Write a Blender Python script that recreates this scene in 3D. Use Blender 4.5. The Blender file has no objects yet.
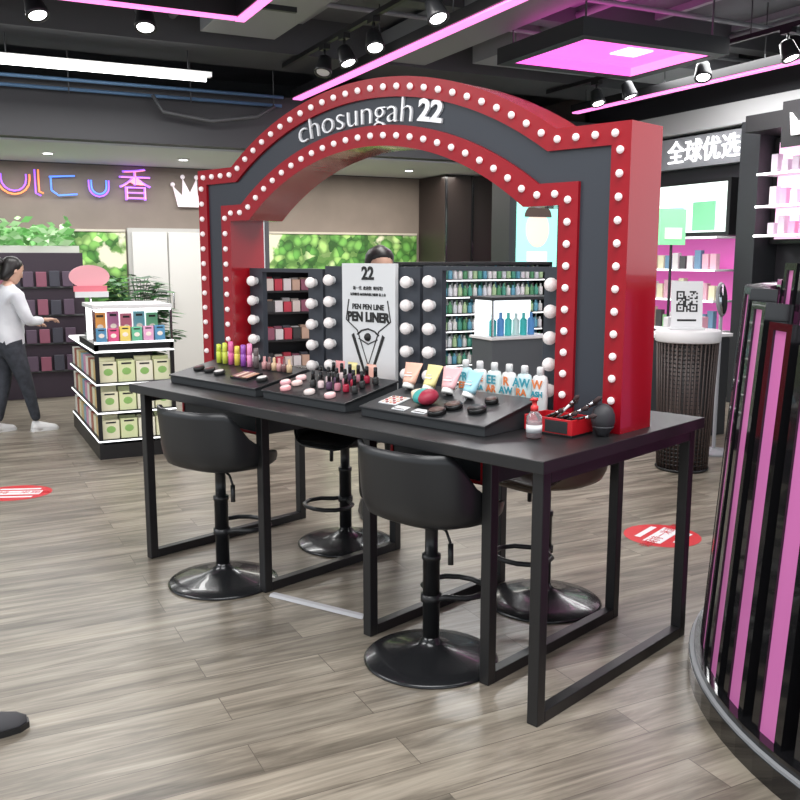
import bpy,math,random
from mathutils import Matrix,Vector
random.seed(7)
pi=math.pi
TH=.1571;FOC=895.7;YAW=.8007;SY=.465
I4=Matrix.Identity(4)
FS=Matrix.Identity(4)                                                 # store frame = world: x=right along back wall, y=away
FW=Matrix.Rotation(-SY,4,'Z')                                         # camera-aligned survey frame
FT=FW@Matrix.Translation((.4726,2.873,0))@Matrix.Rotation(YAW,4,'Z')  # table frame: x=depth (away), y=length (left)
H=.947
sc=bpy.context.scene
# ---------------------------------------------------------------- materials
MC={}
def mat(name,col,rough=.5,metal=0,em=None,es=0,coat=0,alpha=1,trans=0,spec=.5):
    if name in MC: return MC[name]
    m=bpy.data.materials.new(name);m.use_nodes=True
    b=m.node_tree.nodes['Principled BSDF']
    b.inputs['Base Color'].default_value=(*col,1);b.inputs['Roughness'].default_value=rough
    b.inputs['Metallic'].default_value=metal;b.inputs['Coat Weight'].default_value=coat
    b.inputs['Transmission Weight'].default_value=trans;b.inputs['Specular IOR Level'].default_value=spec
    if em: b.inputs['Emission Color'].default_value=(*em,1);b.inputs['Emission Strength'].default_value=es
    MC[name]=m;return m
def nn(m,t,**k):
    n=m.node_tree.nodes.new(t)
    for a,v in k.items(): setattr(n,a,v)
    return n
def ramp(m,stops,interp='LINEAR'):
    n=nn(m,'ShaderNodeValToRGB');cr=n.color_ramp;cr.interpolation=interp
    while len(cr.elements)<len(stops): cr.elements.new(.5)
    for e,(p,c) in zip(cr.elements,stops): e.position=p;e.color=(*c,1)
    return n
def wood_floor():
    m=mat('floor_wood_planks',(.3,.25,.2),.3);L=m.node_tree.links.new;b=m.node_tree.nodes['Principled BSDF']
    tc=nn(m,'ShaderNodeTexCoord')
    br=nn(m,'ShaderNodeTexBrick');br.offset=.37
    br.inputs['Scale'].default_value=1;br.inputs['Brick Width'].default_value=1.25;br.inputs['Row Height'].default_value=.18
    br.inputs['Mortar Size'].default_value=.0018;br.inputs['Mortar Smooth'].default_value=.3
    br.inputs['Color1'].default_value=(0,0,0,1);br.inputs['Color2'].default_value=(1,1,1,1);br.inputs['Mortar'].default_value=(.5,.5,.5,1)
    L(tc.outputs['Object'],br.inputs['Vector'])
    cm=nn(m,'ShaderNodeMath',operation='MULTIPLY');L(br.outputs['Color'],cm.inputs[0]);cm.inputs[1].default_value=9
    cb=nn(m,'ShaderNodeCombineXYZ');L(cm.outputs[0],cb.inputs['Z'])
    ad=nn(m,'ShaderNodeVectorMath',operation='ADD');L(tc.outputs['Object'],ad.inputs[0]);L(cb.outputs[0],ad.inputs[1])
    mp=nn(m,'ShaderNodeMapping');mp.inputs['Scale'].default_value=(.9,8,1);L(ad.outputs[0],mp.inputs['Vector'])
    n1=nn(m,'ShaderNodeTexNoise');n1.inputs['Scale'].default_value=1.5;n1.inputs['Detail'].default_value=7;n1.inputs['Roughness'].default_value=.62;n1.inputs['Distortion'].default_value=.7
    L(mp.outputs[0],n1.inputs['Vector'])
    mp2=nn(m,'ShaderNodeMapping');mp2.inputs['Scale'].default_value=(3,70,1);L(ad.outputs[0],mp2.inputs['Vector'])
    n2=nn(m,'ShaderNodeTexNoise');n2.inputs['Scale'].default_value=1;n2.inputs['Detail'].default_value=3;L(mp2.outputs[0],n2.inputs['Vector'])
    r=ramp(m,[(.28,(.086,.075,.058)),(.44,(.195,.170,.134)),(.56,(.295,.26,.207)),(.75,(.41,.37,.30))]);L(n1.outputs['Fac'],r.inputs[0])
    r2=ramp(m,[(.3,(.74,.74,.74)),(.7,(1.1,1.1,1.1))]);L(n2.outputs['Fac'],r2.inputs[0])
    mx=nn(m,'ShaderNodeMix',data_type='RGBA',blend_type='MULTIPLY');mx.inputs[0].default_value=1
    L(r.outputs[0],mx.inputs[6]);L(r2.outputs[0],mx.inputs[7])
    r3=ramp(m,[(0,(.9,.9,.9)),(1,(1.08,1.07,1.06))]);L(br.outputs['Color'],r3.inputs[0])
    mx2=nn(m,'ShaderNodeMix',data_type='RGBA',blend_type='MULTIPLY');mx2.inputs[0].default_value=1
    L(mx.outputs[2],mx2.inputs[6]);L(r3.outputs[0],mx2.inputs[7])
    mx3=nn(m,'ShaderNodeMix',data_type='RGBA');L(br.outputs['Fac'],mx3.inputs[0]);L(mx2.outputs[2],mx3.inputs[6]);mx3.inputs[7].default_value=(.09,.075,.06,1)
    L(mx3.outputs[2],b.inputs['Base Color'])
    bp=nn(m,'ShaderNodeBump');bp.inputs['Strength'].default_value=.12;bp.inputs['Distance'].default_value=.004;L(n2.outputs['Fac'],bp.inputs['Height']);L(bp.outputs[0],b.inputs['Normal'])
    return m
def noisy(name,c1,c2,scale,rough=.7,detail=4,stretch=(1,1,1)):
    m=mat(name,c1,rough);L=m.node_tree.links.new;b=m.node_tree.nodes['Principled BSDF']
    tc=nn(m,'ShaderNodeTexCoord');mp=nn(m,'ShaderNodeMapping');mp.inputs['Scale'].default_value=stretch
    n=nn(m,'ShaderNodeTexNoise');n.inputs['Scale'].default_value=scale;n.inputs['Detail'].default_value=detail
    r=ramp(m,[(.35,c1),(.65,c2)]);L(tc.outputs['Object'],mp.inputs[0]);L(mp.outputs[0],n.inputs['Vector']);L(n.outputs['Fac'],r.inputs[0]);L(r.outputs[0],b.inputs['Base Color'])
    return m
def leafy():
    m=mat('leaf_mural_print',(.2,.5,.1),.6);L=m.node_tree.links.new;b=m.node_tree.nodes['Principled BSDF']
    tc=nn(m,'ShaderNodeTexCoord')
    n0=nn(m,'ShaderNodeTexNoise');n0.inputs['Scale'].default_value=5;L(tc.outputs['Object'],n0.inputs['Vector'])
    mx=nn(m,'ShaderNodeMix',data_type='VECTOR');mx.inputs[0].default_value=.12;L(tc.outputs['Object'],mx.inputs[4]);L(n0.outputs['Color'],mx.inputs[5])
    v=nn(m,'ShaderNodeTexVoronoi');v.inputs['Scale'].default_value=10;L(mx.outputs[1],v.inputs['Vector'])
    sp=nn(m,'ShaderNodeSeparateColor');L(v.outputs['Color'],sp.inputs[0])
    r=ramp(m,[(0,(.05,.19,.03)),(.35,(.13,.38,.07)),(.65,(.27,.55,.13)),(.88,(.45,.68,.22)),(1,(.62,.78,.40))]);L(sp.outputs[0],r.inputs[0])
    r2=ramp(m,[(0,(1.2,1.2,1.1)),(.06,(.95,.95,.95)),(.11,(.35,.4,.35))]);dm=nn(m,'ShaderNodeMath',operation='MULTIPLY');dm.inputs[1].default_value=.17;L(v.outputs['Distance'],dm.inputs[0]);L(dm.outputs[0],r2.inputs[0])
    mm=nn(m,'ShaderNodeMix',data_type='RGBA',blend_type='MULTIPLY');mm.inputs[0].default_value=1;L(r.outputs[0],mm.inputs[6]);L(r2.outputs[0],mm.inputs[7])
    n3=nn(m,'ShaderNodeTexNoise');n3.inputs['Scale'].default_value=1.8;n3.inputs['Detail'].default_value=5;L(tc.outputs['Object'],n3.inputs['Vector'])
    r3=ramp(m,[(.55,(0,0,0)),(.58,(1,1,1))]);L(n3.outputs['Fac'],r3.inputs[0])
    m4=nn(m,'ShaderNodeMix',data_type='RGBA');L(r3.outputs[0],m4.inputs[0]);L(mm.outputs[2],m4.inputs[6]);m4.inputs[7].default_value=(.70,.68,.50,1)
    L(m4.outputs[2],b.inputs['Base Color']);return m
BLK=mat('black_powder_coat',(.012,.012,.013),.38)
BLKP=mat('black_plastic',(.016,.017,.019),.36)
BLKG=mat('black_gloss',(.008,.008,.009),.16,coat=.5)
BASE=mat('stool_base_black',(.02,.021,.023),.25,.3,coat=.3)
BLKM=mat('matte_black_board',(.024,.027,.03),.55)
CHAR=mat('charcoal_panel',(.030,.036,.048),.5)
DGRY=mat('dark_grey_metal',(.09,.093,.098),.45)
MGRY=mat('mid_grey_metal',(.30,.31,.325),.45)
RED=mat('glossy_red_lacquer',(.36,.006,.014),.2,coat=.5)
REDF=mat('red_lacquer_trim_face',(.31,.004,.012),.3,spec=.28)
REDM=mat('red_trim',(.55,.012,.02),.35)
WHT=mat('white_paint',(.8,.8,.8),.5)
PAPER=mat('white_board',(.75,.76,.77),.6)
BULB=mat('frosted_bulb',(.85,.78,.78),.3,em=(1,.86,.86),es=.25)
BULB2=mat('vanity_globe_bulb',(.84,.79,.77),.3,em=(1,.92,.9),es=.12)
PINKE=mat('pink_led_strip',(1,.3,.7),.5,em=(1,.22,.64),es=1.5)
MAGE=mat('magenta_light_panel',(1,.2,.8),.5,em=(1,.14,.66),es=1.25)
PINKS=mat('pink_slat_inlay',(.50,.14,.36),.3,em=(.62,.16,.42),es=.18)
LED=mat('white_led',(1,1,1),.5,em=(1,1,1),es=6)
LED2=mat('white_lightbox_and_reflection',(1,1,1),.5,em=(.95,1,1),es=1.3)
CHROME=mat('chrome',(.7,.7,.72),.15,1)
SKIN=mat('skin',(.62,.38,.28),.5)
HAIR=mat('black_hair',(.012,.010,.010),.4)
def cm(name,c,r=.4,e=0): return mat(name,c,r,em=c if e else None,es=e)
# ---------------------------------------------------------------- mesh builder
class MB:
    def __init__(s): s.v=[];s.f=[];s.mi=[];s.sm=[];s.ms=[]
    def add(s,vs,fs,m,smooth=False,M=None):
        o=len(s.v)
        for p in vs:
            p=Vector(p); s.v.append(M@p if M else p)
        if m not in s.ms: s.ms.append(m)
        i=s.ms.index(m)
        for f in fs: s.f.append([o+k for k in f]);s.mi.append(i);s.sm.append(smooth)
    def box(s,x0,x1,y0,y1,z0,z1,m,M=None):
        vs=[(x0,y0,z0),(x1,y0,z0),(x1,y1,z0),(x0,y1,z0),(x0,y0,z1),(x1,y0,z1),(x1,y1,z1),(x0,y1,z1)]
        s.add(vs,[(0,3,2,1),(4,5,6,7),(0,1,5,4),(1,2,6,5),(2,3,7,6),(3,0,4,7)],m,False,M)
    def prism(s,poly,axis,a0,a1,m,M=None):
        n=len(poly);vs=[]
        for a in (a0,a1):
            for p,q in poly: vs.append({'x':(a,p,q),'y':(p,a,q),'z':(p,q,a)}[axis])
        fs=[tuple(range(n))[::-1],tuple(range(n,2*n))]+[(i,(i+1)%n,n+(i+1)%n,n+i) for i in range(n)]
        s.add(vs,fs,m,False,M)
    def loft(s,rings,m,smooth=True,cap=True,M=None,closed=True):
        n=len(rings[0]);vs=[p for r in rings for p in r];fs=[]
        for k in range(len(rings)-1):
            for i in range(n if closed else n-1):
                j=(i+1)%n;fs.append((k*n+i,k*n+j,(k+1)*n+j,(k+1)*n+i))
        if cap: fs.append(tuple(range(n))[::-1]);fs.append(tuple(range((len(rings)-1)*n,len(rings)*n)))
        s.add(vs,fs,m,smooth,M)
    def lathe(s,prof,m,c=(0,0,0),seg=20,M=None,smooth=True,sx=1,sy=1):
        rings=[[(c[0]+sx*max(r,1e-4)*math.cos(2*pi*i/seg),c[1]+sy*max(r,1e-4)*math.sin(2*pi*i/seg),c[2]+z) for i in range(seg)] for r,z in prof]
        s.loft(rings,m,smooth,True,M)
    def cyl(s,c,r,h,m,seg=20,M=None): s.lathe([(r,0),(r,h)],m,c,seg,M,False)
    def ball(s,c,r,m,seg=14,rings=9,M=None,sc=(1,1,1)):
        R=[]
        for k in range(rings+1):
            t=-pi/2+pi*k/rings;rr=max(math.cos(t),1e-3)*r
            R.append([(c[0]+sc[0]*rr*math.cos(2*pi*i/seg),c[1]+sc[1]*rr*math.sin(2*pi*i/seg),c[2]+sc[2]*r*math.sin(t)) for i in range(seg)])
        s.loft(R,m,True,True,M)
    def tube(s,pts,rad,m,seg=8,M=None,smooth=True,cap=True):
        pts=[Vector(p) for p in pts];R=[];n0=None
        for i,p in enumerate(pts):
            t=(pts[min(i+1,len(pts)-1)]-pts[max(i-1,0)]).normalized()
            if n0 is None:
                n0=t.cross(Vector((0,0,1)))
                if n0.length<.05: n0=t.cross(Vector((1,0,0)))
            n0=(n0-t*n0.dot(t)).normalized();b=t.cross(n0)
            r=rad[i] if isinstance(rad,(list,tuple)) else rad
            R.append([p+(n0*math.cos(2*pi*k/seg)+b*math.sin(2*pi*k/seg))*r for k in range(seg)])
        s.loft(R,m,smooth,cap,M)
    def text(s,t,size,m,M,ext=.002,off=0,bend=None,align='CENTER'):
        vs,fs=text_geo(t,size,ext,off,align)
        if bend: vs=[bend(p) for p in vs]
        s.add(vs,fs,m,False,M)
    def build(s,name,F=FW,bevel=0,loc=None,parent=None,seg=2):
        me=bpy.data.meshes.new(name)
        me.from_pydata([tuple(p) for p in s.v],[],s.f)
        for m in s.ms: me.materials.append(m)
        for i,p in enumerate(me.polygons): p.material_index=s.mi[i];p.use_smooth=s.sm[i]
        me.update();ob=bpy.data.objects.new(name,me);sc.collection.objects.link(ob)
        if parent: ob.parent=parent;ob.matrix_local=I4
        else: ob.matrix_world=F
        if bevel:
            b=ob.modifiers.new('bevel','BEVEL');b.width=bevel;b.segments=seg;b.limit_method='ANGLE';b.angle_limit=.7
        return ob
def text_geo(t,size,ext,off,align='CENTER'):
    c=bpy.data.curves.new('t','FONT');c.body=t;c.size=size;c.extrude=ext;c.offset=off;c.align_x=align;c.align_y='CENTER';c.resolution_u=3
    o=bpy.data.objects.new('t',c);sc.collection.objects.link(o);dg=bpy.context.evaluated_depsgraph_get();dg.update()
    me=o.evaluated_get(dg).to_mesh();vs=[v.co.copy() for v in me.vertices];fs=[tuple(p.vertices) for p in me.polygons]
    o.evaluated_get(dg).to_mesh_clear();bpy.data.objects.remove(o);bpy.data.curves.remove(c);return vs,fs
def bx(name,dims,m,F=FS,bevel=0):
    b=MB();b.box(*dims,m);return b.build(name,F,bevel)
# ================================================================ ROOM
bx('floor',(-6,12,-3,13,-.1,0),wood_floor())
CEIL=noisy('ceiling_dark_paint',(.10,.106,.115),(.16,.168,.18),1.2)
bx('ceiling',(-6,12,-3,13,3.9,4.0),CEIL)
TAUPE=noisy('taupe_plaster',(.19,.155,.13),(.225,.185,.155),2)
LEAF=leafy()
b=MB();b.box(-6,8.4,12,12.15,0,2.75,TAUPE);b.box(-6,8.4,12,12.15,2.75,3.9,BLKM);b.build('wall_back',FS)
b=MB();b.box(8.1,8.25,3.2,10.4,0,3.9,mat('dark_wall',(.03,.03,.034),.6));b.build('wall_right',FS)
b=MB();b.box(8.4,8.55,10.4,12,0,3.9,TAUPE);b.box(8.1,8.55,10.3,10.4,0,3.9,TAUPE);b.build('wall_alcove',FS)
PTR=mat('pale_trim',(.5,.46,.38),.5)
b=MB();b.box(-4,2.08,11.97,11.999,0,1.93,LEAF);b.box(3.12,6.28,11.97,11.999,0,1.93,LEAF);b.build('leaf_mural',FS)
b=MB();b.box(-4,2.08,11.955,11.998,1.931,1.96,PTR);b.box(3.12,6.28,11.955,11.998,1.931,1.96,PTR);b.build('trim_1',FS)
DOOR=mat('door_offwhite',(.62,.61,.58),.4)
b=MB();b.box(2.10,3.10,11.93,11.999,0,1.98,mat('door_frame_grey',(.42,.41,.39),.5))
for x in (2.15,2.61): b.box(x,x+.44,11.90,11.94,.01,1.93,DOOR)
for x in (2.56,2.64): b.tube([(x,11.9,.95),(x,11.86,.95),(x,11.86,1.15),(x,11.9,1.15)],.01,CHROME)
b.build('door_1',FS,.004)
SOF=mat('soffit_white',(.66,.68,.70),.7)
b=MB();b.box(-6,8.1,9.95,12,2.76,2.84,SOF);b.build('trim_2',FS)
b=MB();b.box(-6,8.1,9.75,9.95,2.78,3.35,mat('dark_beam',(.045,.045,.05),.6));b.build('trim_3',FS)
for x,y in ((1.1,10.9),(2.6,10.9),(4.2,10.9),(5.6,10.9)):
    b=MB();b.lathe([(.06,0),(.075,.012),(.075,.014)],WHT,(x,y,2.745));b.cyl((x,y,2.742),.05,.006,LED);b.build('recessed_downlight',FS)
b=MB();b.box(3.14,3.34,10.0,10.2,0,2.76,DGRY);b.box(3.2,3.28,9.98,10,0,2.76,PAPER);b.build('partition_post',FS,.005)
b=MB();b.box(6.32,7.62,11.2,11.97,0,2.75,mat('dark_walnut_panel',(.028,.020,.018),.4))
for x in (6.32,6.75,7.18,7.58): b.box(x,x+.03,11.17,11.2,0,2.75,BLKG)
b.build('dark_panelled_column',FS,.004)
CUR=mat('beige_curtain_cloth',(.46,.36,.22),.8)
b=MB();n=60;fr=[]
for i in range(n+1):
    x=7.66+.70*i/n;fr.append((x,11.85+.035*math.sin(i*1.1)))
b.loft([[(x,y,.03) for x,y in fr],[(x,y,2.7) for x,y in fr]],CUR,True,False,closed=False);b.build('beige_curtain',FS)
b=MB();b.lathe([(.16,0),(.15,.02),(.02,.05),(.014,.1),(.014,1.72),(.02,1.75),(0.001,1.78)],BLK,(7.1,10.6,0),12)
for k in range(8):
    an=k*pi/4;zz=1.3+.13*(k%3);b.tube([(7.1,10.6,zz),(7.1+.1*math.cos(an),10.6+.1*math.sin(an),zz+.03),(7.1+.16*math.cos(an),10.6+.16*math.sin(an),zz+.12)],.012,BLK,6)
b.build('coat_tree',FS)
# ================================================================ CEILING SERVICES
b=MB()
b.box(-3,8,8.6,9.4,3.55,3.9,DGRY);b.box(4.1,4.6,3,9,3.58,3.85,MGRY);b.box(-1,.0,3,9,3.6,3.9,MGRY)
b.box(5.0,7.9,7.5,8.3,3.58,3.9,MGRY);b.box(2.2,2.9,5.0,8.4,3.62,3.88,MGRY);b.box(-1,8,6.95,7.15,3.7,3.9,DGRY)
for x in (.6,1.7,2.0,3.0,5.3,7.2): b.tube([(x,2,3.78),(x,9.7,3.78)],.035,MGRY,8)
for y in (4.2,5.4,6.2,7.3,9.55): b.tube([(-4,y,3.68),(8,y,3.68)],.022,MGRY,8)
for x in range(-2,8): 
    b.box(x+.2,x+.26,2.5,9.7,3.84,3.9,MGRY)
b.build('ceiling_ducts_and_pipes',FS)
b=MB()
for z,yy in ((3.32,9.6),(3.24,9.66)): b.tube([(-1,yy,z),(3.4,yy,z)],.018,mat('blue_pipe',(.10,.2,.35),.4),8)
for x in (0,1.2,2.4,3.3): b.tube([(x,9.63,3.2),(x,9.63,3.9)],.006,DGRY,6)
b.tube([(2.0,9.6,3.24),(2.1,9.6,3.08),(2.6,9.6,3.02),(3.1,9.6,3.10),(3.3,9.6,3.22)],.02,DGRY,8)
b.build('hanging_pipes',FS)
b=MB();b.box(-1.2,2.42,8.86,8.94,3.325,3.37,WHT);b.tube([(-1.15,8.9,3.305),(2.37,8.9,3.305)],.026,LED,10)
for x in (-1,.6,2.2): b.tube([(x,8.9,3.37),(x,8.9,3.55)],.006,DGRY,6)
b.build('fluorescent_lamp',FS)
def strip(x,y0,y1,w=.09):
    b=MB();b.box(x-w/2-.02,x+w/2+.02,y0,y1,3.32,3.40,BLK);b.box(x-w/2,x+w/2,y0,y1,3.305,3.325,PINKE)
    y=y0+.4
    while y<y1: b.tube([(x,y,3.4),(x,y,3.9)],.006,DGRY,6);y+=1.3
    b.build('pink_led_light_bar',FS)
strip(3.56,3.2,9.6,.10);strip(6.86,3.2,9.0)
b=MB()
x0,x1,y0,y1=4.62,5.96,5.96,6.98;w=.10
b.box(x0-w,x0,y0-w,y1+w,3.30,3.44,BLKM);b.box(x1,x1+w,y0-w,y1+w,3.30,3.44,BLKM);b.box(x0,x1,y0-w,y0,3.30,3.44,BLKM);b.box(x0,x1,y1,y1+w,3.30,3.44,BLKM)
b.box(x0,x1,y0,y1,3.38,3.44,MAGE)
b.box(x0,x0+.02,y0,y1,3.31,3.38,PINKE);b.box(x1-.02,x1,y0,y1,3.31,3.38,PINKE);b.box(x0+.02,x1-.02,y1-.02,y1,3.31,3.38,MAGE)
b.box(5.35,5.62,6.30,6.55,3.37,3.38,LED2)  # glowing square stands in for a white reflection on the magenta panel
for x in (x0,x1):
    for y in (y0,y1): b.tube([(x,y,3.44),(x,y,3.9)],.008,DGRY,6)
b.build('magenta_box_ceiling_light',FS)
b=MB();x0,x1,y0,y1=-.2,2.0,4.4,6.6;w=.09
for d in ((x0-w,x0,y0-w,y1+w),(x1,x1+w,y0-w,y1+w),(x0,x1,y0-w,y0),(x0,x1,y1,y1+w)): b.box(*d,3.32,3.5,BLK)
for d in ((x0-w+.01,x0-.01,y0-w,y1+w),(x1+.01,x1+w-.01,y0-w,y1+w),(x0,x1,y0-w+.01,y0-.01),(x0,x1,y1+.01,y1+w-.01)): b.box(*d,3.305,3.322,PINKE)
b.box(x0,x1,y0,y1,3.45,3.5,MGRY)
for x in (x0,x1):
    for y in (y0,y1): b.tube([(x,y,3.5),(x,y,3.9)],.008,DGRY,6)
b.build('pink_frame_ceiling_light',FS)
def track(x0,y0,x1,y1):
    b=MB()
    if x0==x1: b.box(x0-.02,x0+.02,y0,y1,3.50,3.54,BLK);p=[(x0,y0+.3),(x0,(y0+y1)/2),(x0,y1-.3)]
    else: b.box(x0,x1,y0-.02,y0+.02,3.50,3.54,BLK);p=[(x0+.3,y0),((x0+x1)/2,y0),(x1-.3,y0)]
    for x,y in p: b.tube([(x,y,3.54),(x,y,3.9)],.006,DGRY,6)
    b.build('lighting_track',FS)
track(3.2,3.0,3.2,9);track(6.45,3.0,6.45,9);track(-.5,7.0,2.6,7.0)
def head(x,y,tx,ty,on=True):
    b=MB();b.box(x-.03,x+.03,y-.06,y+.06,3.46,3.50,BLK);b.tube([(x,y,3.48),(x,y,3.38)],.012,BLK,6)
    d=Vector((tx,ty,-1)).normalized();q=Vector((0,0,-1)).rotation_difference(d).to_matrix().to_4x4()
    M=Matrix.Translation((x,y,3.36))@q
    b.lathe([(.03,.05),(.058,.03),(.065,-.02),(.08,-.10),(.08,-.12),(.066,-.12),(.06,-.085)],BLKP,(0,0,0),18,M)
    b.cyl((0,0,-.112),.06,.012,LED if on else WHT,18,M);b.build('track_spotlight',FS)
for i,(x,y,tx,ty) in enumerate([(.67,7.0,.2,-.4),(1.43,7.0,-.1,-.4),(3.2,7.9,-.3,-.3),(3.2,7.45,.2,-.4),(3.2,6.85,-.1,-.5),(3.2,5.85,.1,-.5),(6.45,8.1,0,-.4),(6.45,7.6,.2,-.3),(6.45,6.55,-.3,-.4),(6.45,5.6,.1,-.4)]): head(x,y,tx,ty,i!=2)
# ================================================================ VANITY TABLE
b=MB();LG=.045
b.box(-.03,1.12,-.02,2.62,H-.045,H,BLK)
def loop(y,xa,xb):
    b.box(xa,xa+LG,y,y+LG,0,H-.045,BLK);b.box(xb-LG,xb,y,y+LG,0,H-.045,BLK);b.box(xa+LG,xb-LG,y,y+LG,0,LG,BLK)
    b.box(xa+LG,xb-LG,y,y+LG,H-.09,H-.045,BLK)
loop(0,0,1.08);loop(2.52,0,1.08);loop(1.68,.12,1.06);loop(.95,.12,1.06);loop(.31,.12,1.06)
b.build('vanity_table',FT,.003)
for y0,y1 in ((1.80,2.48),(.40,.91)):
    b=MB();b.box(.20,.60,y0,y1,H-.20,H-.046,BLKM);z0,z1=H-.195,H-.055
    for d in ((y0+.01,y1-.01,z0,z0+.012),(y0+.01,y1-.01,z1-.012,z1),(y0+.01,y0+.022,z0,z1),(y1-.022,y1-.01,z0,z1)): b.box(.192,.2,*d,REDM)
    b.build('table_drawer',FT,.002)
# ================================================================ ARCH
CA=1.41
def apath(hw,sh,ahw,apex):
    rise=apex-sh;Rr=(ahw*ahw+rise*rise)/(2*rise);P=[(CA-hw,H+.0005)]
    for k in range(1,9): P.append((CA-hw,H+(sh-H)*k/8))
    P.append((CA-(hw+ahw)/2,sh));P.append((CA-ahw,sh))
    N=40
    for k in range(1,N):
        y=-ahw+2*ahw*k/N;P.append((CA+y,apex-Rr+math.sqrt(Rr*Rr-y*y)))
    P.append((CA+ahw,sh));P.append((CA+(hw+ahw)/2,sh))
    for k in range(8,0,-1): P.append((CA+hw,H+(sh-H)*k/8))
    P.append((CA+hw,H+.0005));return P
P0=apath(1.37,2.085,1.05,2.40);P1=apath(1.29,2.005,1.01,2.315);P2=apath(1.155,1.885,.97,2.195);P3=apath(1.07,1.80,.90,2.105)
FR,MID,BK=.545,.56,.77
b=MB()
def band(Pa,xa,Pb,xb,m,smooth=False):
    n=len(Pa);vs=[(xa,*p) for p in Pa]+[(xb,*p) for p in Pb];b.add(vs,[(i,i+1,n+i+1,n+i) for i in range(n-1)],m,smooth)
band(P0,FR,P1,FR,REDF);band(P1,FR,P1,MID,REDF);band(P1,MID,P2,MID,CHAR);band(P2,MID,P2,FR,REDF);band(P2,FR,P3,FR,REDF)
band(P3,FR,P3,BK,RED);band(P3,BK,P0,BK,CHAR);band(P0,BK,P0,FR,RED)
def resample(P,step):
    out=[];acc=step*.5
    for (a,c),(d,e) in zip(P[:-1],P[1:]):
        L=math.hypot(d-a,e-c)
        if L<1e-6: continue
        while acc<=L: t=acc/L;out.append((a+(d-a)*t,c+(e-c)*t));acc+=step
        acc-=L
    return out
mid=lambda A,B:[((p[0]+q[0])/2,(p[1]+q[1])/2) for p,q in zip(A,B)]
for Pm in (mid(P0,P1),mid(P2,P3)):
    for y,z in resample(Pm,.083):
        b.ball((FR-.006,y,z),.0145,BULB,10,7)
Rb=2.35;zc=2.252-Rb
def mkbend(x0,sx):
    def f(p):
        s=p.x*sx+x0;an=s/Rb;r=Rb+p.y
        return Vector((r*math.sin(an),zc+r*math.cos(an),p.z))
    return f
LET=mat('brushed_white_letters',(.82,.82,.84),.3,.3)
TM=Matrix(((0,0,-1,MID-.006),(-1,0,0,CA),(0,1,0,0),(0,0,0,1)))
b.text('chosungah',.158,LET,TM,.006,-.0025,mkbend(-.095,1.2));b.text('22',.125,LET,TM,.006,.004,mkbend(.40,1.15))
b.build('marquee_arch',FT)
# ================================================================ VANITY PANELS
GLASS=mat('mirror_glass',(.5,.55,.58),.05,1)
b=MB()
def vpanel(y0,y1,z1,open_=True):
    X0,X1=.655,.685
    st=.115
    if open_:
        b.box(X0,X1,y0,y0+st,H+.001,z1,CHAR);b.box(X0,X1,y1-st,y1,H+.001,z1,CHAR);b.box(X0,X1,y0+st,y1-st,H+.001,H+.07,CHAR);b.box(X0,X1,y0+st,y1-st,z1-.02,z1,CHAR)
        b.box(.658,.664,y0+st,y1-st,H+.06,H+.075,CHROME)
    else: b.box(X0,X1,y0,y1,H+.001,z1,CHAR)
    for y in (y0+.06,y1-.06):
        for k in range(5):
            z=z1-.07-.107*k
            b.cyl((0,0,0),.02,.012,WHT,12,Matrix.Translation((.655,y,z))@Matrix.Rotation(-pi/2,4,'Y'))
            b.ball((.622,y,z),.028,BULB2,14,9)
vpanel(.36,1.145,1.565);vpanel(1.165,1.825,1.56,False);vpanel(1.845,2.465,1.545)
b.build('vanity_mirror_panels',FT)
b=MB();b.box(.630,.650,1.30,1.67,H+.001,1.575,PAPER)
INK=mat('black_ink',(.015,.015,.015),.6)
def pt(t,size,y,z,off=0): b.text(t,size,INK,Matrix(((0,0,-1,.628),(-1,0,0,y),(0,1,0,z),(0,0,0,1))),.001,off)
pt('22',.085,1.485,1.525,.003);pt('新一代  欢迎您  眼线笔!',.02,1.485,1.455);pt('玩转眼线 画出你的魅力眼神 新上市',.016,1.485,1.425)
pt('PEN PEN LINE',.036,1.485,1.365,.001);pt('PEN LINER',.062,1.485,1.315,.003)
def pl(pts,r=.003): b.tube([(.628,y,z) for y,z in pts],r,INK,6)
pl([(1.62,1.40),(1.64,1.30),(1.56,1.25),(1.485,1.08),(1.41,1.25),(1.33,1.30),(1.35,1.40)])
pl([(1.56,1.23),(1.53,1.25),(1.485,1.26),(1.44,1.25),(1.41,1.23)],.004);pl([(1.55,1.21),(1.485,1.185),(1.42,1.21)],.003)
b.ball((.628,1.485,1.22),.02,INK,10,7)
for s in (-1,1): b.prism([(1.485+s*.10,1.235),(1.485+s*.115,1.225),(1.485+s*.03,1.04),(1.485+s*.02,1.02),(1.485+s*.02,1.05)],'x',.626,.629,INK)
b.build('poster_board',FT)
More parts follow.
